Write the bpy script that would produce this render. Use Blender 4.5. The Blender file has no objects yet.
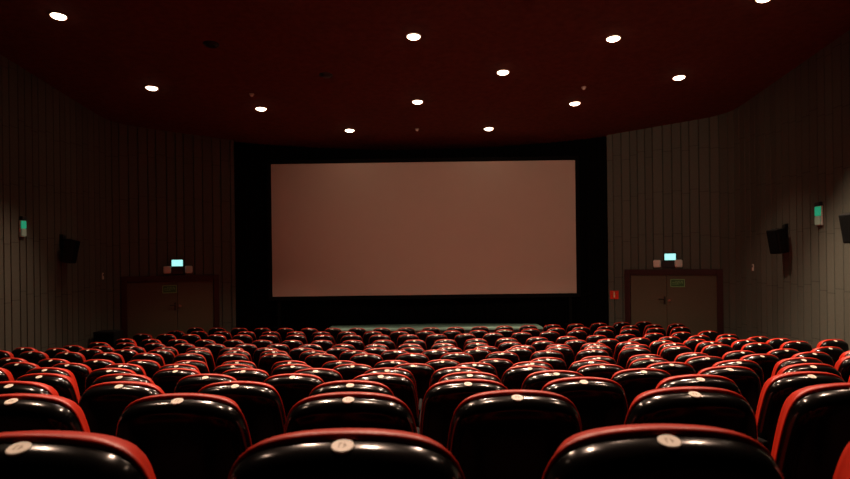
import bpy, bmesh, math, random
from mathutils import Vector, Matrix

scene = bpy.context.scene
COL = scene.collection
random.seed(7)
R = math.radians

# ---------------------------------------------------------------- materials
def mat(name, base, rough=.6, spec=.5, metal=0., noise=None, emit=None, strength=0., sheen=0., bump=None, coat=0.):
    m = bpy.data.materials.new(name); m.use_nodes = True
    nt = m.node_tree; b = nt.nodes['Principled BSDF']
    b.inputs['Base Color'].default_value = (*base, 1)
    b.inputs['Roughness'].default_value = rough
    b.inputs['Specular IOR Level'].default_value = spec
    b.inputs['Metallic'].default_value = metal
    b.inputs['Sheen Weight'].default_value = sheen
    b.inputs['Coat Weight'].default_value = coat; b.inputs['Coat Roughness'].default_value = .08
    if emit:
        b.inputs['Emission Color'].default_value = (*emit, 1)
        b.inputs['Emission Strength'].default_value = strength
    if noise or bump:
        tc = nt.nodes.new('ShaderNodeTexCoord')
        n = nt.nodes.new('ShaderNodeTexNoise')
        nt.links.new(tc.outputs['Object'], n.inputs['Vector'])
        sc, amt = noise if noise else bump
        n.inputs['Scale'].default_value = sc; n.inputs['Detail'].default_value = 4
        if noise:
            r = nt.nodes.new('ShaderNodeMapRange')
            r.inputs['To Min'].default_value = 1 - amt; r.inputs['To Max'].default_value = 1 + amt
            nt.links.new(n.outputs['Fac'], r.inputs['Value'])
            mx = nt.nodes.new('ShaderNodeVectorMath'); mx.operation = 'SCALE'
            mx.inputs[0].default_value = base
            nt.links.new(r.outputs['Result'], mx.inputs['Scale'])
            nt.links.new(mx.outputs['Vector'], b.inputs['Base Color'])
        if bump:
            bp = nt.nodes.new('ShaderNodeBump'); bp.inputs['Strength'].default_value = bump[1]
            bp.inputs['Distance'].default_value = .01
            n2 = nt.nodes.new('ShaderNodeTexNoise'); n2.inputs['Scale'].default_value = bump[0]
            nt.links.new(tc.outputs['Object'], n2.inputs['Vector'])
            nt.links.new(n2.outputs['Fac'], bp.inputs['Height'])
            nt.links.new(bp.outputs['Normal'], b.inputs['Normal'])
    return m

def board_material():
    """Fabric-brown vertical boards: a tone per board and a fine butt joint at a height of its own on each board."""
    m = bpy.data.materials.new('wall_boards'); m.use_nodes = True
    nt = m.node_tree; N = nt.nodes; L = nt.links; b = N['Principled BSDF']
    uv = N.new('ShaderNodeUVMap'); uv.uv_map = 'boards'
    sp = N.new('ShaderNodeSeparateXYZ'); L.new(uv.outputs['UV'], sp.inputs[0])
    def math_(op, a, b_=None):
        n = N.new('ShaderNodeMath'); n.operation = op
        for k, v in enumerate((a, b_)):
            if v is None: continue
            if isinstance(v, (int, float)): n.inputs[k].default_value = v
            else: L.new(v, n.inputs[k])
        return n.outputs[0]
    idx = math_('FLOOR', sp.outputs['X'])
    wn = N.new('ShaderNodeTexWhiteNoise'); wn.noise_dimensions = '1D'; L.new(idx, wn.inputs['W'])
    off = math_('MULTIPLY', wn.outputs['Value'], .22)
    fr = math_('FRACT', math_('DIVIDE', math_('ADD', sp.outputs['Y'], off), 1.0))
    joint = math_('LESS_THAN', fr, .016)
    wn2 = N.new('ShaderNodeTexWhiteNoise'); wn2.noise_dimensions = '1D'; L.new(math_('ADD', idx, 37.3), wn2.inputs['W'])
    tone = math_('ADD', math_('MULTIPLY', wn2.outputs['Value'], .22), .89)
    tc = N.new('ShaderNodeTexCoord')
    nz = N.new('ShaderNodeTexNoise'); nz.inputs['Scale'].default_value = 30; nz.inputs['Detail'].default_value = 5
    L.new(tc.outputs['Object'], nz.inputs['Vector'])
    grain = math_('ADD', math_('MULTIPLY', nz.outputs['Fac'], .3), .85)
    k = math_('MULTIPLY', math_('MULTIPLY', tone, grain), math_('SUBTRACT', 1., math_('MULTIPLY', joint, .38)))
    vm = N.new('ShaderNodeVectorMath'); vm.operation = 'SCALE'; vm.inputs[0].default_value = (.108, .106, .083)
    L.new(k, vm.inputs['Scale']); L.new(vm.outputs['Vector'], b.inputs['Base Color'])
    b.inputs['Roughness'].default_value = .75; b.inputs['Specular IOR Level'].default_value = .25
    return m

M = dict(
    boards=board_material(),
    groove=mat('wall_groove', (.018, .014, .010), .9, .1),
    ceiling=mat('ceiling_felt', (.15, .056, .040), .95, .05, noise=(9, .35), bump=(70, .3)),
    floor=mat('floor_carpet', (.035, .012, .011), .95, .1, noise=(40, .3)),
    stage=mat('stage_carpet', (.34, .62, .52), .85, .15, noise=(12, .12)),
    stage_front=mat('stage_front_board', (.05, .055, .05), .8, .2, noise=(12, .12)),
    curtain=mat('black_velvet', (.0035, .0035, .0035), .95, .03, noise=(20, .3)),
    screen=mat('screen_fabric', (.62, .475, .39), .85, .05, noise=(3, .03)),
    screen_edge=mat('screen_border', (.004, .004, .004), .9, .1),
    black_wall=mat('black_paint', (.005, .005, .005), .9, .1, noise=(8, .2)),
    shell=mat('gloss_black_plastic', (.0025, .0025, .0025), .17, .26, noise=(60, .1)),
    red=mat('red_upholstery', (.40, .0165, .0048), .38, .22, noise=(120, .12)),
    plate=mat('beige_plate', (.64, .59, .50), .45, .4, noise=(200, .06)),
    ink=mat('plate_ink', (.40, .34, .27), .6, .3),
    frame=mat('seat_black_metal', (.004, .004, .004), .8, .1),
    arm=mat('armrest_black', (.004, .0038, .0038), .85, .08),
    door=mat('door_leaf_brown', (.115, .088, .054), .6, .3, noise=(25, .12)),
    doorframe=mat('door_frame_dark_red', (.034, .007, .006), .5, .35, noise=(20, .15)),
    metal=mat('brushed_metal', (.35, .30, .24), .35, .5, 1.),
    darkmetal=mat('dark_metal', (.03, .026, .022), .4, .5, .6),
    plastic=mat('white_plastic', (.86, .78, .68), .5, .4),
    darkplastic=mat('dark_plastic', (.02, .019, .020), .5, .4),
    speaker=mat('speaker_black', (.008, .008, .008), .6, .3),
    grille=mat('speaker_grille', (.004, .004, .004), .9, .1, bump=(300, .5)),
    trim=mat('light_trim_ring', (.55, .40, .34), .5, .4),
    lens=mat('warm_downlight_glass', (.8, .7, .6), .4, .4, emit=(1., .74, .52), strength=1.),
    deadlens=mat('unlit_downlight_glass', (.012, .008, .007), .35, .5),
    exit=mat('lit_exit_panel', (.6, .9, .9), .4, .4, emit=(.36, .95, .90), strength=1.75),
    green=mat('lit_green_lens', (.03, .35, .2), .4, .4, emit=(.03, .66, .34), strength=.5),
    greenwhite=mat('lit_pale_lens', (.34, .40, .31), .4, .4, emit=(.40, .62, .42), strength=.09),
    sign_green=mat('sign_green', (.06, .15, .05), .6, .3),
    sign_pale=mat('sign_pale_green', (.26, .50, .20), .6, .3),
    sign_red=mat('sign_red', (.80, .035, .012), .5, .4),
    sign_white=mat('sign_cream', (.85, .60, .35), .5, .4),
)

# ---------------------------------------------------------------- mesh helpers
def link_mesh(name, verts, faces, m, parent=None, smooth=True, mats=None, fm=None):
    me = bpy.data.meshes.new(name)
    me.from_pydata([tuple(v) for v in verts], [], faces)
    for x in (mats or [m]): me.materials.append(x)
    if fm: me.polygons.foreach_set('material_index', fm)
    if smooth: me.polygons.foreach_set('use_smooth', [True] * len(me.polygons))
    me.validate(); me.update()
    o = bpy.data.objects.new(name, me); COL.objects.link(o)
    if parent: o.parent = parent
    return o

def from_bm(name, bm, m, parent=None, smooth=False):
    bmesh.ops.recalc_face_normals(bm, faces=bm.faces)
    me = bpy.data.meshes.new(name); bm.to_mesh(me); bm.free()
    me.materials.append(m)
    if smooth: me.polygons.foreach_set('use_smooth', [True] * len(me.polygons))
    o = bpy.data.objects.new(name, me); COL.objects.link(o)
    if parent: o.parent = parent
    return o

def box(bm, lo, hi, bevel=0., mtx=None, seg=2):
    r = bmesh.ops.create_cube(bm, size=1.)
    vs = r['verts']
    c = [(a + b) / 2 for a, b in zip(lo, hi)]; s = [b - a for a, b in zip(lo, hi)]
    for v in vs: v.co = Vector((c[i] + v.co[i] * s[i] for i in range(3)))
    if bevel:
        es = list({e for v in vs for e in v.link_edges})
        g = bmesh.ops.bevel(bm, geom=es, offset=bevel, segments=seg, profile=.5, affect='EDGES')
        vs = list({v for f in g['faces'] for v in f.verts} | {v for v in vs if v.is_valid})
    if mtx:
        for v in vs: v.co = mtx @ v.co

def tube(bm, a, b, r, n=16, r2=None):
    a, b = Vector(a), Vector(b)
    d = b - a
    q = d.to_track_quat('Z', 'Y').to_matrix().to_4x4()
    bmesh.ops.create_cone(bm, cap_ends=True, segments=n, radius1=r, radius2=r if r2 is None else r2, depth=d.length,
                          matrix=Matrix.Translation((a + b) / 2) @ q)

def lathe(bm, prof, n=24, mtx=None):
    """Surface of revolution about z from (radius, z) pairs."""
    rings = []
    for r, z in prof:
        if r < 1e-6: rings.append([bm.verts.new((0, 0, z))])
        else: rings.append([bm.verts.new((r * math.cos(2 * math.pi * k / n), r * math.sin(2 * math.pi * k / n), z)) for k in range(n)])
    for A, B in zip(rings, rings[1:]):
        for k in range(n):
            j = (k + 1) % n
            if len(A) == 1 and len(B) == 1: continue
            if len(A) == 1: bm.faces.new((A[0], B[j], B[k]))
            elif len(B) == 1: bm.faces.new((A[k], A[j], B[0]))
            else: bm.faces.new((A[k], A[j], B[j], B[k]))
    if mtx:
        for ring in rings:
            for v in ring: v.co = mtx @ v.co

def tag(o, label=None, cat=None, group=None, kind=None):
    if label: o['label'] = label
    if cat: o['category'] = cat
    if group: o['group'] = group
    if kind: o['kind'] = kind
    return o

def empty(name, loc, rz=0., mtx=None):
    o = bpy.data.objects.new(name, None); COL.objects.link(o)
    o.empty_display_size = .1
    if mtx is not None: o.matrix_world = mtx
    else:
        o.location = loc; o.rotation_euler = (0, 0, rz)
    return o

# ---------------------------------------------------------------- the hall (metres; z = 0 is the floor before the screen)
CAM_Z = 2.40
CEIL_K = .097
def ceil_z(y): return 4.58 + CAM_Z - CEIL_K * y
HALF = 6.95
BACK = -5.2

# rows of seats: depth on the axis, height of the number plate above the camera level, first arc position, seats seen
ROWS = [[1.039, -0.307, -0.485, 3], [1.972, -0.436, -1.15, 5], [2.885, -0.57, -1.814, 8], [3.829, -0.703, -2.297, 10],
        [4.72, -0.821, -2.871, 12], [5.632, -0.937, -3.802, 15], [6.549, -1.049, -4.605, 18], [7.427, -1.105, -4.976, 20],
        [8.29, -1.188, -5.766, 21], [9.202, -1.277, -5.567, 21], [10.1, -1.342, -5.631, 21], [10.955, -1.383, -5.581, 21],
        [11.925, -1.403, -5.722, 21], [12.885, -1.446, -5.391, 21], [13.794, -1.469, -5.286, 20]]
PITCH = .55
PLATE_H = .93
def ss(a, b, t):
    t = min(max((t - a) / (b - a), 0), 1); return t * t * (3 - 2 * t)
def cross(s, D):
    """The old floor is not quite level across: a touch higher towards the brighter wall."""
    return ss(1.5, 8, D) * (.022 * ss(.5, 5.5, s) - .007 * math.exp(-(s / 2.2) ** 2))
def kap(D): return .0415 - .0006 * (D - 7)
def arc(s, D):
    k = kap(D); a = s * k
    return math.sin(a) / k, D + (1 - math.cos(a)) / k, a

# floor: one tread per row
ds = [r[0] for r in ROWS]; hs = [r[1] + CAM_Z - PLATE_H for r in ROWS]
back_d, back_h = [], []
d, h = ds[0], hs[0]
for k in range(7):
    d -= .93; h += .135; back_d.insert(0, d); back_h.insert(0, h)
allD = back_d + ds; allH = back_h + hs
prof = []
for k, (d, h) in enumerate(zip(allD, allH)):
    d0 = d - .32
    if k: prof.append((d0, prof[-1][1]))
    prof.append((d0, h))
prof.append((17.2, allH[-1]))
SS = [-8.4 + 16.8 * i / 40 for i in range(41)]
verts = []; faces = []
for d, h in prof:
    for s in SS:
        x, y, a = arc(s, d); verts.append((x, y, h + cross(s, d)))
n = len(SS)
for i in range(len(prof) - 1):
    for j in range(n - 1):
        faces.append((i * n + j, i * n + j + 1, (i + 1) * n + j + 1, (i + 1) * n + j))
tag(link_mesh('floor', verts, faces, M['floor'], smooth=False), kind='structure')
FLOOR_FRONT = allH[-1]

# ceiling: one sloping felt slab
bm = bmesh.new()
y0, y1 = BACK - .2, 16.7
vs = [bm.verts.new(p) for p in [(-7.3, y0, ceil_z(y0)), (7.3, y0, ceil_z(y0)), (7.3, y1, ceil_z(y1)), (-7.3, y1, ceil_z(y1)),
                                (-7.3, y0, ceil_z(y0) + .15), (7.3, y0, ceil_z(y0) + .15), (7.3, y1, ceil_z(y1) + .15), (-7.3, y1, ceil_z(y1) + .15)]]
for f in [(0, 3, 2, 1), (4, 5, 6, 7), (0, 1, 5, 4), (1, 2, 6, 5), (2, 3, 7, 6), (3, 0, 4, 7)]: bm.faces.new([vs[i] for i in f])
tag(from_bm('ceiling', bm, M['ceiling']), kind='structure')

# plan of a side wall: straight, a rounded corner, then the diagonal to the screen opening
DA = Vector((4.62, 15.4)); DB = Vector((6.85, 14.0))
dd = (DB - DA).normalized()                       # along the diagonal, away from the screen
corner = Vector((HALF, DA.y + dd.y / dd.x * (HALF - DA.x)))
def side_path():
    p = [Vector((HALF, BACK)), Vector((HALF, corner.y - .55))]
    c0 = Vector((HALF, corner.y - .55)); c1 = corner - dd * .55
    for k in range(1, 8):
        t = k / 8
        p.append((1 - t) ** 2 * c0 + 2 * t * (1 - t) * corner + t * t * c1)
    p += [c1, DA.copy()]
    return p

def board_wall(name, sgn):
    path = side_path()
    cum = [0.]
    for a, b in zip(path, path[1:]): cum.append(cum[-1] + (b - a).length)
    def at(s):
        s = min(max(s, 0), cum[-1])
        for i in range(len(path) - 1):
            if s <= cum[i + 1] + 1e-9:
                t = (s - cum[i]) / max(cum[i + 1] - cum[i], 1e-9)
                tg = (path[i + 1] - path[i]).normalized()
                return path[i].lerp(path[i + 1], t), Vector((-tg.y, tg.x))   # inward normal
    W, G, DP = .205, .030, .030
    cols = []                                     # (s, depth, board u)
    s = 0.; k = 0
    rnd = random.Random(11 if sgn > 0 else 23)
    while s < cum[-1]:
        w = W * rnd.choice((.86, 1., 1., 1.12))
        e = min(s + w, cum[-1])
        cols += [(s, DP, k), (s + .001, DP, k + .01), (s + G * .5, 0, k + .06), (e - G * .5, 0, k + .94), (e - .001, DP, k + .99)]
        s = e; k += 1
    vs, fs, uvs, fm = [], [], [], []
    for s, dp, u in cols:
        p, nn = at(s); q = p - nn * dp
        x, y = q.x * sgn, q.y
        vs += [(x, y, -.4), (x, y, ceil_z(y) + .04)]; uvs.append(u)
    for i in range(len(cols) - 1):
        f = (2 * i, 2 * i + 2, 2 * i + 3, 2 * i + 1)
        fs.append(f if sgn < 0 else f[::-1])
        fm.append(1 if cols[i][1] > 0 and cols[i + 1][1] > 0 else 0)
    o = link_mesh(name, vs, fs, None, smooth=False, mats=[M['boards'], M['groove']], fm=fm)
    lay = o.data.uv_layers.new(name='boards')
    for poly in o.data.polygons:
        us = [uvs[o.data.loops[li].vertex_index // 2] for li in poly.loop_indices]
        base = math.floor(min(us) + 1e-6)
        for li in poly.loop_indices:
            vi = o.data.loops[li].vertex_index
            lay.data[li].uv = (min(max(uvs[vi // 2], base + .001), base + .999), vs[vi][2])
    return tag(o, kind='structure')
board_wall('wall_right', 1); board_wall('wall_left', -1)

bm = bmesh.new(); box(bm, (-7.2, BACK - .2, -.4), (7.2, BACK - .02, ceil_z(BACK) + .1))
tag(from_bm('wall_back', bm, M['black_wall']), kind='structure')

# curved wall behind the screen and the black curtain that hangs on it
RC = 11.94; YC = 16.33 - RC
def front(x, off=0.):
    a = math.asin(x / RC); r = RC + off
    return r * math.sin(a), YC + r * math.cos(a)
vs, fs = [], []
NX = 48
for i in range(NX + 1):
    x, y = front(-4.75 + 9.5 * i / NX, .16)
    vs += [(x, y, -.4), (x, y, ceil_z(y) + .04)]
for i in range(NX): fs.append((2 * i, 2 * i + 1, 2 * i + 3, 2 * i + 2))
tag(link_mesh('wall_front', vs, fs, M['black_wall'], smooth=False), kind='structure')
vs, fs = [], []
NX = 560
zs = (FLOOR_FRONT + .02, 1.5, 3., ceil_z(16) - .03)
for i in range(NX + 1):
    xx = -4.6 + 9.2 * i / NX
    w = .035 * math.sin(i * 2 * math.pi / 8) + .012 * math.sin(i * .37)
    for j, z in enumerate(zs):
        x, y = front(xx, .07 + w * (1. if j < 3 else .6))
        vs.append((x, y, z if j < 3 else ceil_z(y) - .02))
for i in range(NX):
    for j in range(3):
        a = i * 4 + j; fs.append((a, a + 1, a + 5, a + 4))
tag(link_mesh('masking_curtain', vs, fs, M['curtain']),
    'wide black pleated curtain hanging behind and all round the cinema screen', 'curtain')

# low stage before the screen
def arc_slab(name, x0, x1, yf, z0, z1, m, n=24):
    """Platform with a straight front at yf and a back that follows the curtain."""
    bm = bmesh.new(); top, bot = [], []
    pts = [(x0, yf), (x1, yf)] + [(lambda q: (q[0], q[1] - .17))(front(x1 + (x0 - x1) * i / n)) for i in range(n + 1)]
    t = [bm.verts.new((x, y, z1)) for x, y in pts]; b = [bm.verts.new((x, y, z0)) for x, y in pts]
    bm.faces.new(t); bm.faces.new(b[::-1])
    for i in range(len(pts)):
        j = (i + 1) % len(pts); bm.faces.new((t[i], b[i], b[j], t[j]))
    return bm
stage = empty('stage', (0, 15.1, FLOOR_FRONT))
tag(stage, 'low stage with grey-green top in front of the black curtain below the screen', 'stage')
off = Matrix.Translation((0, -15.1, -FLOOR_FRONT))
bm = arc_slab('stage_base', -2.3, 2.9, 15.0, FLOOR_FRONT, .75, M['stage_front']); bm.transform(off)
from_bm('stage_base', bm, M['stage_front'], stage)
bm = arc_slab('stage_top', -2.32, 2.92, 14.97, .75, .79, M['stage']); bm.transform(off)
from_bm('stage_top', bm, M['stage'], stage)

# the screen
SX0, SX1, SZ0, SZ1, SY = -3.737, 3.866, 1.578, 4.896, 15.5
scr = empty('cinema_screen', ((SX0 + SX1) / 2, SY, .79))
tag(scr, 'large wide blank cinema screen with dull pinkish brown glow above the stage', 'screen')
cx_ = (SX0 + SX1) / 2
bm = bmesh.new(); box(bm, (SX0 - cx_, 0, SZ0 - .79), (SX1 - cx_, .02, SZ1 - .79))
from_bm('screen_fabric', bm, M['screen'], scr)
bm = bmesh.new()
a, b, c, d = SX0 - cx_, SX1 - cx_, SZ0 - .79, SZ1 - .79
for lo, hi in (((a - .1, -.015, c - .1), (a, .06, d + .1)), ((b, -.015, c - .1), (b + .1, .06, d + .1)), ((a, -.015, c - .1), (b, .06, c)), ((a, -.015, d), (b, .06, d + .1))): box(bm, lo, hi, .006)
from_bm('screen_frame', bm, M['screen_edge'], scr)
for x in (-3.65, 3.65):
    bm = bmesh.new(); box(bm, (x - .04, .02, 0), (x + .04, .1, c - .02), .004); box(bm, (x - .15, -.02, 0), (x + .15, .16, .02))
    from_bm('screen_post', bm, M['screen_edge'], scr)

# ---------------------------------------------------------------- doors and fittings on the two diagonals
def diag_matrix(sgn, s, z, out=0.):
    """Local x along the diagonal (towards +x of the hall), local -y out of the wall, z up."""
    p = DA + dd * s
    inward = Vector((dd.y, -dd.x))
    if inward.dot(Vector((0, 8)) - DA) < 0: inward = -inward
    p = p + inward * out
    if sgn > 0: X = Vector((dd.x, dd.y, 0)); P = Vector((p.x, p.y, z)); I = Vector((inward.x, inward.y, 0))
    else: X = Vector((dd.x, -dd.y, 0)); P = Vector((-p.x, p.y, z)); I = Vector((-inward.x, inward.y, 0))
    Y = -I; Z = Vector((0, 0, 1))
    m = Matrix((X, Y, Z)).transposed().to_4x4(); m.translation = P
    return m

def door(name, sgn):
    sm = 1.515
    root = empty(name, None, mtx=diag_matrix(sgn, sm, FLOOR_FRONT, .004)); tag(root, kind='structure')
    h = 2.02 - FLOOR_FRONT; H = 2.16 - FLOOR_FRONT; wi, wo = .955, 1.085
    bm = bmesh.new()
    box(bm, (-wo, -.09, 0), (-wi, 0, H), .008); box(bm, (wi, -.09, 0), (wo, 0, H), .008); box(bm, (-wi, -.09, h), (wi, 0, H), .008)
    from_bm('door_frame', bm, M['doorframe'], root)
    mid = (1.39 - sm) * sgn
    for a, b in ((-wi + .004, mid - .004), (mid + .004, wi - .004)):
        bm = bmesh.new(); box(bm, (a, -.045, .008), (b, -.002, h - .004), .004)
        from_bm('door_leaf', bm, M['door'], root)
    hx = mid - .05
    bm = bmesh.new(); box(bm, (hx - .022, -.053, 1.33), (hx + .022, -.045, 1.52), .004); tube(bm, (hx, -.05, 1.455), (hx, -.1, 1.455), .010); box(bm, (hx - .13, -.108, 1.445), (hx + .012, -.092, 1.467), .006)
    from_bm('door_handle', bm, M['darkmetal'], root)
    bm = bmesh.new(); tube(bm, (mid + .06, -.045, 1.43), (mid + .06, -.075, 1.43), .028, 20)
    from_bm('door_knob', bm, M['metal'], root)
    return root
door('door_1', -1); door('door_2', 1)

WHERE = {1: 'the paler of the two double doors', -1: 'the darker of the two double doors'}
SIDE = {1: 'the brighter side wall', -1: 'the dimmer side wall'}
for sgn in (1, -1):
    # lit exit sign
    t = empty('exit_sign', None, mtx=diag_matrix(sgn, 1.479 if sgn > 0 else 1.384, 2.362, .002))
    tag(t, 'small lit pale cyan sign box above ' + WHERE[sgn], 'sign', 'lit signs over the doors')
    bm = bmesh.new(); box(bm, (-.14, -.06, 0), (.14, 0, .175), .008); from_bm('sign_housing', bm, M['darkplastic'], t)
    bm = bmesh.new(); box(bm, (-.124, -.066, .012), (.124, -.055, .162), .004); from_bm('lit_panel', bm, M['exit'], t)
    # emergency lamp with two heads
    c = 1.432 if sgn > 0 else 1.376
    t = empty('emergency_lamp', None, mtx=diag_matrix(sgn, c, 2.19, .002))
    tag(t, 'twin-headed emergency lamp with two pale square heads above ' + WHERE[sgn], 'lamp', 'emergency lamps over the doors')
    bm = bmesh.new(); box(bm, (-.135, -.07, .0), (.135, 0, .165), .01); from_bm('lamp_body', bm, M['darkplastic'], t)
    for x in (-.24, .24):
        bm = bmesh.new(); box(bm, (x - .086, -.14, .012), (x + .086, -.075, .192), .035, seg=4)
        hd = from_bm('lamp_head', bm, M['plastic'], t, smooth=True)
        bm = bmesh.new(); tube(bm, (x * .55, -.035, .09), (x, -.085, .09), .014); from_bm('lamp_arm', bm, M['darkplastic'], t)
    # small sign on the door leaf
    s0 = 1.635 if sgn > 0 else 1.56
    t = empty('door_sign', None, mtx=diag_matrix(sgn, s0, 1.745, .05))
    tag(t, 'small green sign with pale border and lettering on ' + WHERE[sgn], 'sign', 'green signs on the door leaves')
    bm = bmesh.new(); box(bm, (-.157, -.006, 0), (.157, 0, .18), .002); from_bm('sign_plate', bm, M['sign_green'], t)
    bm = bmesh.new()
    for lo, hi in (((-.157, 0), (.157, .014)), ((-.157, .166), (.157, .18)), ((-.157, .014), (-.143, .166)), ((.143, .014), (.157, .166))):
        box(bm, (lo[0], -.009, lo[1]), (hi[0], -.006, hi[1]))
    from_bm('sign_border', bm, M['sign_pale'], t)
    bm = bmesh.new()
    # worn pale strokes: an arrow-like bar and a short word, too small in the photo to read
    box(bm, (-.115, -.009, .098), (-.06, -.006, .110)); box(bm, (-.115, -.009, .062), (.03, -.006, .070))
    for k, x in enumerate((-.045, -.015, .015, .045, .075, .1)):
        box(bm, (x, -.009, .085), (x + .008, -.006, .14))
        if k % 2 == 0: box(bm, (x + .008, -.009, .128), (x + .022, -.006, .14))
        else: box(bm, (x + .008, -.009, .085), (x + .020, -.006, .097))
    from_bm('sign_lettering', bm, M['sign_pale'], t)

# red fire sign beside the paler door
t = empty('fire_sign', None, mtx=diag_matrix(1, .155, 1.43, .002))
tag(t, 'small square red sign with pale pictogram between screen curtain and the paler door', 'sign')
bm = bmesh.new(); box(bm, (-.103, -.008, 0), (.103, 0, .206), .002); from_bm('sign_plate', bm, M['sign_red'], t)
bm = bmesh.new()
box(bm, (-.018, -.012, .035), (.018, -.008, .15), .006); box(bm, (-.008, -.012, .15), (.008, -.008, .172)); box(bm, (-.03, -.012, .168), (.012, -.008, .178))
from_bm('sign_pictogram', bm, M['sign_white'], t)

# fittings on the straight side walls: local -y points into the hall, local x along the wall
def side_matrix(sgn, y, z, out=0.):
    I = Vector((-sgn, 0, 0)); X = Vector((0, -1 * sgn, 0)) ; Y = -I
    X = Y.cross(Vector((0, 0, 1)))
    m = Matrix((X, Y, Vector((0, 0, 1)))).transposed().to_4x4()
    m.translation = Vector((sgn * (HALF - out), y, z)); return m

for sgn, y, z, w, h in ((1, 10.74, 2.945, .17, .335), (-1, 10.83, 2.93, .14, .29)):
    t = empty('green_lamp', None, mtx=side_matrix(sgn, y, z, .002))
    tag(t, 'tall narrow emergency light glowing green at its top, high on ' + SIDE[sgn], 'lamp', 'green emergency lights on the side walls')
    bm = bmesh.new(); box(bm, (-w / 2, -.03, 0), (w / 2, 0, h), .006); from_bm('lamp_housing', bm, M['plastic'], t)
    bm = bmesh.new(); box(bm, (-w / 2 + .008, -.05, h * .5), (w / 2 - .008, -.028, h - .01), .008); from_bm('green_lens', bm, M['green'], t)
    bm = bmesh.new(); box(bm, (-w / 2 + .008, -.05, .01), (w / 2 - .008, -.028, h * .49), .008); from_bm('pale_lens', bm, M['greenwhite'], t)
    bm = bmesh.new(); box(bm, (-w * .42, -.06, h + .002), (w * .42, 0, h + .07), .01); from_bm('lamp_bracket', bm, M['darkplastic'], t)

def speaker(sgn, y, z, label):
    t = empty('wall_speaker', None, mtx=side_matrix(sgn, y, z, .002)); tag(t, label, 'speaker', 'black speakers on the side walls')
    # local: -y into the hall; cabinet tilted so that its top leans out
    rot = Matrix.Translation((0, -.165, 0)) @ Matrix.Rotation(R(12) * 1, 4, 'Z') @ Matrix.Rotation(R(11), 4, 'X')
    bm = bmesh.new(); box(bm, (-.135, -.10, -.23), (.135, .085, .23), .012, rot); from_bm('cabinet', bm, M['speaker'], t)
    bm = bmesh.new(); box(bm, (-.122, -.114, -.216), (.122, -.098, .216), .006, rot); from_bm('speaker_grille', bm, M['grille'], t)
    bm = bmesh.new(); box(bm, (-.06, -.012, .05), (.06, 0, .33), .004); box(bm, (-.025, -.2, .2), (.025, -.005, .24), .004)
    box(bm, (-.05, -.06, .24), (.05, -.008, .31), .006)
    from_bm('wall_bracket', bm, M['speaker'], t)
    return t
speaker(1, 11.75, 2.71, 'black loudspeaker tilted down on the brighter side wall, whole in view')
speaker(1, 9.66, 2.85, 'black loudspeaker on the brighter side wall, cut off by the photo edge')
speaker(-1, 12.0, 2.70, 'black loudspeaker tilted down on the dimmer side wall below the green light')

def sensor(mtx, label):
    t = empty('wall_sensor', None, mtx=mtx); tag(t, label, 'sensor', 'small pale sensors on the walls')
    bm = bmesh.new(); box(bm, (-.03, -.018, -.07), (.03, 0, .07), .006); from_bm('sensor_housing', bm, M['plastic'], t)
    bm = bmesh.new(); box(bm, (-.014, -.024, .0), (.014, -.017, .05), .004); from_bm('sensor_lens', bm, M['darkplastic'], t)
sensor(side_matrix(1, 12.965, 2.2, .002), 'small pale sensor on the brighter side wall between door and loudspeaker')
sensor(side_matrix(-1, 13.5, 2.18, .002), 'small pale sensor on the dimmer side wall close to the door frame')
t = empty('floor_cabinet', (-6.62, 13.1, FLOOR_FRONT))
tag(t, 'low black cabinet standing by the dimmer side wall next to the darker double door', 'cabinet')
bm = bmesh.new(); box(bm, (-.22, -.2, .06), (.22, .2, 1.02), .006); from_bm('cabinet_body', bm, M['speaker'], t)
bm = bmesh.new(); box(bm, (-.20, -.18, 0), (.20, .18, .06)); from_bm('plinth', bm, M['speaker'], t)
bm = bmesh.new(); box(bm, (-.205, -.212, .08), (.205, -.2, .99), .004); cd = from_bm('cabinet_door', bm, M['grille'], t)
sensor(diag_matrix(1, 2.45, 2.25, .002), 'small pale sensor on the wall just above corner of the paler door frame')

# ---------------------------------------------------------------- ceiling downlights
tilt = Matrix.Rotation(-math.atan(CEIL_K), 4, 'X')
ld = 13
def light_parts(root, lit):
    bm = bmesh.new(); lathe(bm, [(.104, 0), (.126, 0), (.124, -.012), (.112, -.018), (.104, -.012), (.104, 0)], 32)
    from_bm('trim_ring', bm, M['trim'] if lit else M['darkplastic'], root, True)
    bm = bmesh.new(); lathe(bm, [(.103, -.006), (.098, -.018), (.08, -.031), (.05, -.040), (.02, -.043), (0, -.0435)], 32)
    from_bm('glass', bm, M['lens'] if lit else M['deadlens'], root, True)
def copy_tree(o, parent=None):
    c = o.copy(); COL.objects.link(c)
    if parent: c.parent = parent
    for ch in o.children: copy_tree(ch, c)
    return c
protoL = {}
POWER = 170.; WARM = (1., .66, .47)
def downlight(x, y, label, lit=True, group='round ceiling downlights', power=1., aim=0):
    if lit not in protoL:
        o = empty('ceiling_downlight', (0, 0, 0)); light_parts(o, lit); protoL[lit] = o
    else: o = copy_tree(protoL[lit])
    m = tilt.copy(); m.translation = Vector((x, y, ceil_z(y) - .001)); o.matrix_world = m
    tag(o, label, 'ceiling light', group)
    if lit:
        key = 'lamp%.2f' % power
        if key not in protoL:
            l = bpy.data.lights.new('downlight_lamp', 'SPOT'); l.energy = POWER * power; l.color = WARM if power != 16. else (1., .78, .58); l.spot_size = R(74 if power == 6. else 90); l.spot_blend = 1. if power == 16. else .8; l.shadow_soft_size = .045
            protoL[key] = l
        lo = bpy.data.objects.new('downlight_lamp', protoL[key]); COL.objects.link(lo); lo.parent = o; lo.location = (0, 0, -.13); lo.rotation_euler = (R(-aim), R(-6 if power == 16. else 0), 0)
B_, D_ = 'brighter wall', 'dimmer wall'
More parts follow.
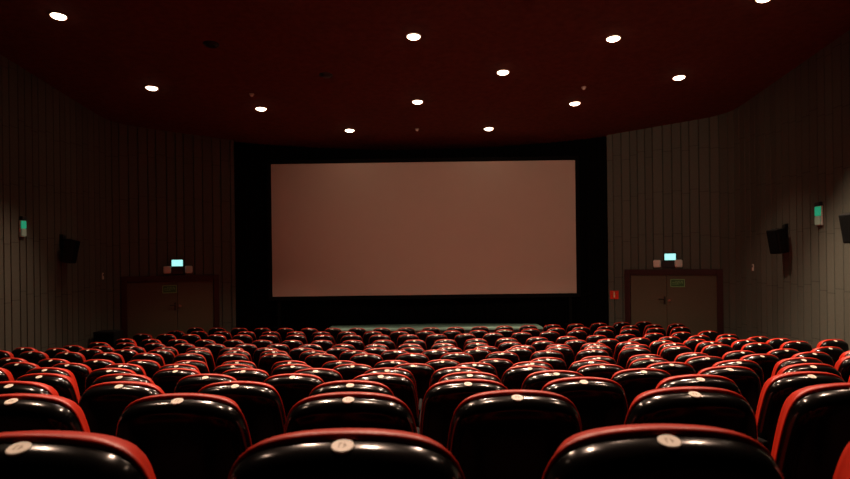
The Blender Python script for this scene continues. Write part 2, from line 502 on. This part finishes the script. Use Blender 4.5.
for x, y, label, lit in [
    (-1.65, 14.70, 'lit round ceiling downlight closest to the screen on the dimmer half', True),
    (1.65, 14.73, 'lit round ceiling downlight closest to the screen on the brighter half', True),
    (-3.33, 13.14, 'lit round downlight in the ceiling second from the screen on the dimmer half', True),
    (3.31, 13.09, 'lit round downlight in the ceiling second from the screen on the brighter half', True),
    (0., 12.86, 'lit round downlight on the hall centre line, the lower of its two in view', True),
    (0., 9.92, 'lit round downlight on the hall centre line, the higher of its two in view', True),
    (1.60, 11.40, 'lit round downlight right above the screen, mirror of the unlit one over the dimmer half', True),
    (-1.66, 11.42, 'dark unlit round downlight in the ceiling nearer the centre line of the hall', False),
    (-3.31, 10.09, 'dark unlit round downlight in the ceiling nearer the dimmer side wall', False),
    (3.24, 10.10, 'lit round downlight mirroring the unlit one near the dimmer wall', True),
    (-5.10, 11.90, 'lit round downlight beside the dimmer wall, the one farther from the camera', True),
    (-5.21, 9.09, 'large bright downlight beside the dimmer wall, the one closer to the camera', True),
    (4.97, 11.77, 'lit round downlight beside the brighter wall, the one wholly in view', True),
    (5.04, 8.90, 'bright downlight beside the brighter wall, cut off by the top edge', True),
    (-1.78, 8.52, 'dim glowing downlight on the dimmer half, cut off by the top edge', True)]:
    downlight(x, y, label, lit, power=.3 if x < -4 else 16. if x > 5 else 6. if y > 14 else 4.5 if y > 12.5 else 2.5, aim=21 if y > 14 else 4 if y > 12.5 else 0)
REAR = [(1.65, 8.45), (0, 6.9), (3.3, 7.1), (-3.3, 7.1), (5.0, 6.0), (-1.65, 5.6), (1.65, 5.6), (3.3, 4.1), (0, 3.9), (-3.3, 4.1)]
for x, y in REAR:
    downlight(x, y, 'round ceiling downlight above the seats, outside the view', True, 'downlights over the rear seats', 1.5 if x == 5. else 1.5 if y > 6.5 else .9 if y > 5 else .3)

def ceiling_sensor(x, y, label):
    o = empty('ceiling_sensor', (0, 0, 0)); m = tilt.copy(); m.translation = Vector((x, y, ceil_z(y) - .001)); o.matrix_world = m
    tag(o, label, 'sensor', 'small ceiling sensors')
    bm = bmesh.new(); lathe(bm, [(.0, 0), (.05, 0), (.05, -.014), (.042, -.02), (0, -.02)], 20); from_bm('sensor_base', bm, M['trim'], o, True)
    bm = bmesh.new(); lathe(bm, [(.03, -.019), (.03, -.04), (.02, -.052), (0, -.055)], 20); from_bm('sensor_head', bm, M['plastic'], o, True)
ceiling_sensor(-3.29, 12.31, 'tiny pale ceiling sensor just above a downlight on the dimmer half')
ceiling_sensor(3.28, 12.2, 'tiny pale ceiling sensor just above a downlight on the brighter half')
ceiling_sensor(-.05, 14.69, 'tiny pale ceiling sensor on the centre line just over the screen')

# ---------------------------------------------------------------- seats
TH = R(12)
UP = Vector((0, -math.sin(TH), math.cos(TH))); BK = Vector((0, -math.cos(TH), -math.sin(TH))); EX = Vector((1, 0, 0))
half = [(0, 0), (.05, -.0016), (.095, -.006), (.13, -.0125), (.157, -.0215), (.178, -.0335), (.1945, -.050), (.207, -.073), (.2165, -.105),
        (.225, -.155), (.2325, -.235), (.2375, -.33), (.2375, -.42), (.228, -.49), (.195, -.53), (.1, -.545), (0, -.548)]
def smooth_outline(pts, n):
    """Closed Catmull-Rom outline through the mirrored half, resampled evenly."""
    full = pts + [(-x, y) for x, y in pts[-2:0:-1]]
    P = [Vector(p) for p in full]; K = len(P); dense = []
    for i in range(K):
        a, b, c, d = P[i - 1], P[i], P[(i + 1) % K], P[(i + 2) % K]
        for k in range(10):
            t = k / 10
            dense.append(.5 * ((2 * b) + (c - a) * t + (2 * a - 5 * b + 4 * c - d) * t * t + (3 * b - a - 3 * c + d) * t ** 3))
    L = [0.]
    for a, b in zip(dense, dense[1:] + dense[:1]): L.append(L[-1] + (b - a).length)
    out = []; j = 0
    for i in range(n):
        s = L[-1] * i / n
        while L[j + 1] < s: j += 1
        a = dense[j]; b = dense[(j + 1) % len(dense)]
        out.append(a.lerp(b, (s - L[j]) / max(L[j + 1] - L[j], 1e-9)))
    return out
NO = 84
OUT = smooth_outline(half, NO)
NRM = []
for i in range(NO):
    tg = (OUT[(i + 1) % NO] - OUT[i - 1]).normalized(); NRM.append(Vector((-tg.y, tg.x)))
    if NRM[-1].dot(Vector((0, -.27)) - OUT[i]) > 0: NRM[-1] = -NRM[-1]
PLATE_T, PLATE_D = .0225, -.0108                     # where the number plate sits on the shell
P0 = Vector((0, 0, PLATE_H)) - BK * PLATE_T - UP * PLATE_D
def pt(x, h, t): return P0 + EX * x + UP * h + BK * t
def ring(inset, t, scale=1., side=None):
    """The outline pulled in by inset at the top (and by side at the flanks) at depth t."""
    side = inset if side is None else side
    r = []
    for p, nn in zip(OUT, NRM):
        k = max(nn.y, 0) ** 2
        q = p - nn * (inset * k + side * (1 - k))
        r.append(pt(q.x * scale, (q.y + .27) * scale - .27, t))
    return r
def loft(rings, cap0=True, cap1=True):
    vs = [v for r in rings for v in r]; fs = []
    for k in range(len(rings) - 1):
        for i in range(NO):
            j = (i + 1) % NO
            fs.append((k * NO + i, k * NO + j, (k + 1) * NO + j, (k + 1) * NO + i))
    if cap0: fs.append(tuple(range(NO))[::-1])
    if cap1: fs.append(tuple(range((len(rings) - 1) * NO, len(rings) * NO)))
    return vs, fs
def fix(o):
    bm = bmesh.new(); bm.from_mesh(o.data); bmesh.ops.recalc_face_normals(bm, faces=bm.faces); bm.to_mesh(o.data); bm.free()
    o.data.polygons.foreach_set('use_smooth', [True] * len(o.data.polygons)); return o

def make_seat():
    root = empty('cinema_chair', (0, 0, 0))
    # red upholstered back, its rounded edge standing proud of the shell all round
    rr = [ring(.06, -.085, .8), ring(.045, -.080), ring(.028, -.068, 1, .044), ring(.016, -.052, 1, .036), ring(.007, -.033, 1, .026), ring(.0015, -.017, 1, .0155),
          ring(0, -.009, 1, .0095), ring(.0004, -.004, 1, .0060), ring(.0028, .0005, 1, .0048), ring(.008, .0025, 1, .0068), ring(.0115, .0025, 1, .009)]
    vs, fs = loft(rr); fix(link_mesh('backrest_cushion', vs, fs, M['red'], root))
    # dark pad added on the unseen front, keeping red reflections off the shells
    fp = [ring(.052, -.076, .84), ring(.050, -.0835, .84), ring(.054, -.089, .82), ring(.060, -.091, .76)]
    vs, fs = loft(fp); fix(link_mesh('added_front_pad', vs, fs, M['arm'], root))
    # gloss black shell
    sh = [ring(.011, -.003), ring(.0098, .002, 1, .0078), ring(.0100, .012, 1, .0082), ring(.0108, .025, 1, .0095), ring(.0135, .037, 1, .012), ring(.0195, .048, 1, .018), ring(.028, .0555, 1, .0255), ring(.037, .060, 1, .036), ring(.044, .0625),
          ring(.046, .0655, .9), ring(.046, .069, .72), ring(.046, .0715, .45), ring(.046, .0725, .15)]
    vs, fs = loft(sh); fix(link_mesh('back_shell', vs, fs, M['shell'], root))
    # round number plate on the top of the shell
    c = pt(0, PLATE_D, PLATE_T); ax = (UP * math.cos(R(5)) + BK * math.sin(R(5)))
    q = ax.to_track_quat('Z', 'Y').to_matrix().to_4x4(); mt = Matrix.Translation(c) @ q
    bm = bmesh.new(); lathe(bm, [(0, -.003), (.0195, -.003), (.0195, .0008), (.018, .0018), (0, .0018)], 28, mt)
    pl = from_bm('number_plate', bm, M['plate'], root, False)
    bm = bmesh.new()
    X = Vector((1, 0, 0)); Yv = ax.cross(X)
    mm = Matrix((X, Yv, ax)).transposed().to_4x4(); mm.translation = c
    for lo, hi in (((-.0065, -.006), (-.0045, .006)), ((-.0045, .004), (-.0015, .006)), ((.002, -.006), (.004, .006)), ((.004, -.001), (.007, .001))):
        box(bm, (lo[0], lo[1], .0015), (hi[0], hi[1], .0024), 0, mm)
    from_bm('plate_number', bm, M['ink'], pl)
    # seat pad tipped up against the back, side frames with armrests, feet
    bm = bmesh.new(); box(bm, (-.195, .085, .38), (.195, .18, .70), .035, Matrix.Translation((0, .05, 0)) @ Matrix.Rotation(R(8), 4, 'X'), 3)
    from_bm('seat_pad', bm, M['arm'], root, True)
    for s in (-1, 1):
        bm = bmesh.new(); x0, x1 = (.242, .256) if s > 0 else (-.256, -.242)
        box(bm, (x0, -.02, .03), (x1, .34, .60), .004); box(bm, (x0 - .002 * 0, -.05, 0), (x1, .36, .03), .006)
        f = from_bm('side_frame', bm, M['frame'], root)
        bm = bmesh.new(); box(bm, (x0 - .004 + (.004 if s > 0 else 0) - (.012 if s > 0 else 0), -.02, .60), (x1 + (.012 if s < 0 else 0), .38, .635), .011, None, 3)
        from_bm('armrest', bm, M['arm'], f, True)
    bm = bmesh.new(); tube(bm, (-.242, .15, .36), (.242, .15, .36), .016, 12); box(bm, (-.2, -.0, .352), (.2, .03, .372), .004)
    from_bm('cross_rail', bm, M['frame'], root)
    return root

# small shifts of single seats, measured along the row (they are not set out perfectly evenly)
SHIFT = {2: {3: -.015, 4: .011}, 3: {2: .009, 5: -.007}, 4: {1: -.008, 6: -.022, 7: -.009, 9: .015}, 5: {0: .01, 1: .01, 3: -.015, 6: -.011, 7: -.018},
         6: {0: .011, 4: -.015, 8: .01, 9: -.013, 10: -.016, 11: .012}, 7: {2: .01, 3: -.015, 4: -.011, 5: -.011, 6: .013, 8: .019, 9: -.022, 11: .02, 12: .014, 14: -.017, 16: -.013},
         8: {1: -.014, 2: -.022, 3: -.01, 5: .01, 7: .02, 8: .01, 9: .016, 13: .02, 15: -.02, 16: -.021, 17: -.022, 19: .015},
         9: {0: -.015, 5: .012, 6: .018, 11: -.02, 14: .013, 17: -.012}}
ORD = ('first second third fourth fifth sixth seventh eighth ninth tenth eleventh twelfth thirteenth fourteenth fifteenth sixteenth '
       'seventeenth eighteenth nineteenth twentieth twenty-first twenty-second').split()
CAM_X, YAW, ROLL, FPX, HY = .2155, .008, .0125, 620., 262.
def pixel_x(x, y):
    X = x - CAM_X
    return 425 + FPX * (X * math.cos(YAW) + y * math.sin(YAW)) / (y * math.cos(YAW) - X * math.sin(YAW))
proto = make_seat(); first = True
for ri, (D, z, s0, cnt) in enumerate(ROWS):
    row = ri + 1
    lo, hi = (0, cnt - 1) if row >= 9 else (-12, 30)
    picks = []
    for k in range(lo, hi + 1):
        s = s0 + k * PITCH
        if row < 9 and not -5.8 < s < 5.75: continue
        x, y, a = arc(s + min(max(SHIFT.get(row, {}).get(k, 0), -.011), .011), D)
        px = pixel_x(x, y); w = FPX * .24 / y
        seen = px + w > 3 and px - w < 847
        if not seen and not (px + w > -w * 2.6 and px - w < 850 + w * 2.6): continue
        picks.append((k, x, y, a, seen))
    vis = [p for p in picks if p[4]]
    for k, x, y, a, seen in picks:
        o = proto if first else copy_tree(proto)
        first = False
        rj = random.Random(row * 100 + k)
        o.location = (x, y, z + CAM_Z - PLATE_H + cross(s0 + k * PITCH, D)); o.rotation_euler = (0, 0, a + R(rj.uniform(-.5, .5)))
        where = (ORD[ri] + ' row from the camera') if row <= 8 else (ORD[15 - row] + ' row from the screen')
        if seen:
            i = [p[0] for p in vis].index(k)
            lab = 'black red-rimmed chair, %s in view from the dimmer wall, %s' % (ORD[i], where)
        else:
            lab = 'black red-rimmed chair outside the view at the %s end, %s' % ('dimmer' if x < CAM_X else 'brighter', where)
        tag(o, lab, 'chair', 'black and red cinema chairs in curved rows')

# ---------------------------------------------------------------- light
M['lens'].node_tree.nodes['Principled BSDF'].inputs['Emission Strength'].default_value = 20.
def area(name, loc, target, size, power, color, spread=120):
    l = bpy.data.lights.new(name, 'AREA'); l.shape = 'RECTANGLE'; l.size, l.size_y = size; l.energy = power; l.color = color; l.spread = R(spread)
    o = bpy.data.objects.new(name, l); COL.objects.link(o); o.location = loc
    o.rotation_euler = (Vector(target) - Vector(loc)).to_track_quat('-Z', 'Y').to_euler()
    return o
l = bpy.data.lights.new('added_rear_spot', 'SPOT'); l.energy = 3100; l.color = (1., .70, .51); l.spot_size = R(40); l.spot_blend = 1.; l.shadow_soft_size = .3  # unseen spot added behind the camera to brighten the screen and brighter wall
o = bpy.data.objects.new('added_rear_spot', l); COL.objects.link(o); o.location = (.8, -4.6, 6.6)
o.rotation_euler = (Vector((2.1, 15., 3.8)) - o.location).to_track_quat('-Z', 'Y').to_euler()

w = bpy.data.worlds.new('dark_hall'); scene.world = w; w.use_nodes = True
w.node_tree.nodes['Background'].inputs['Color'].default_value = (.0, .0, .0, 1)

# ---------------------------------------------------------------- camera
cam = bpy.data.cameras.new('camera'); co = bpy.data.objects.new('camera', cam); COL.objects.link(co)
cam.sensor_width = 36.; cam.sensor_fit = 'HORIZONTAL'; cam.lens = FPX / 850 * 36; cam.clip_end = 100; cam.clip_start = .05
cam.shift_y = (HY - 239.5) / 850
L_ = Vector((math.cos(YAW), math.sin(YAW), 0)); F_ = Vector((-math.sin(YAW), math.cos(YAW), 0)); Z_ = Vector((0, 0, 1))
rt = L_ * math.cos(ROLL) - Z_ * math.sin(ROLL)
up = Z_ * math.cos(ROLL) + L_ * math.sin(ROLL)
mw = Matrix((rt, up, -F_)).transposed().to_4x4(); mw.translation = Vector((CAM_X, 0, CAM_Z)); co.matrix_world = mw
cam.dof.use_dof = True; cam.dof.focus_distance = 6.; cam.dof.aperture_fstop = 5.6
scene.camera = co

scene.view_settings.view_transform = 'Standard'; scene.view_settings.look = 'None'
scene.view_settings.exposure = -.68; scene.view_settings.gamma = 1.; scene.view_settings.use_curve_mapping = False
scene.cycles.max_bounces = 8; scene.cycles.use_denoising = True
scene.cycles.sample_clamp_indirect = 6.
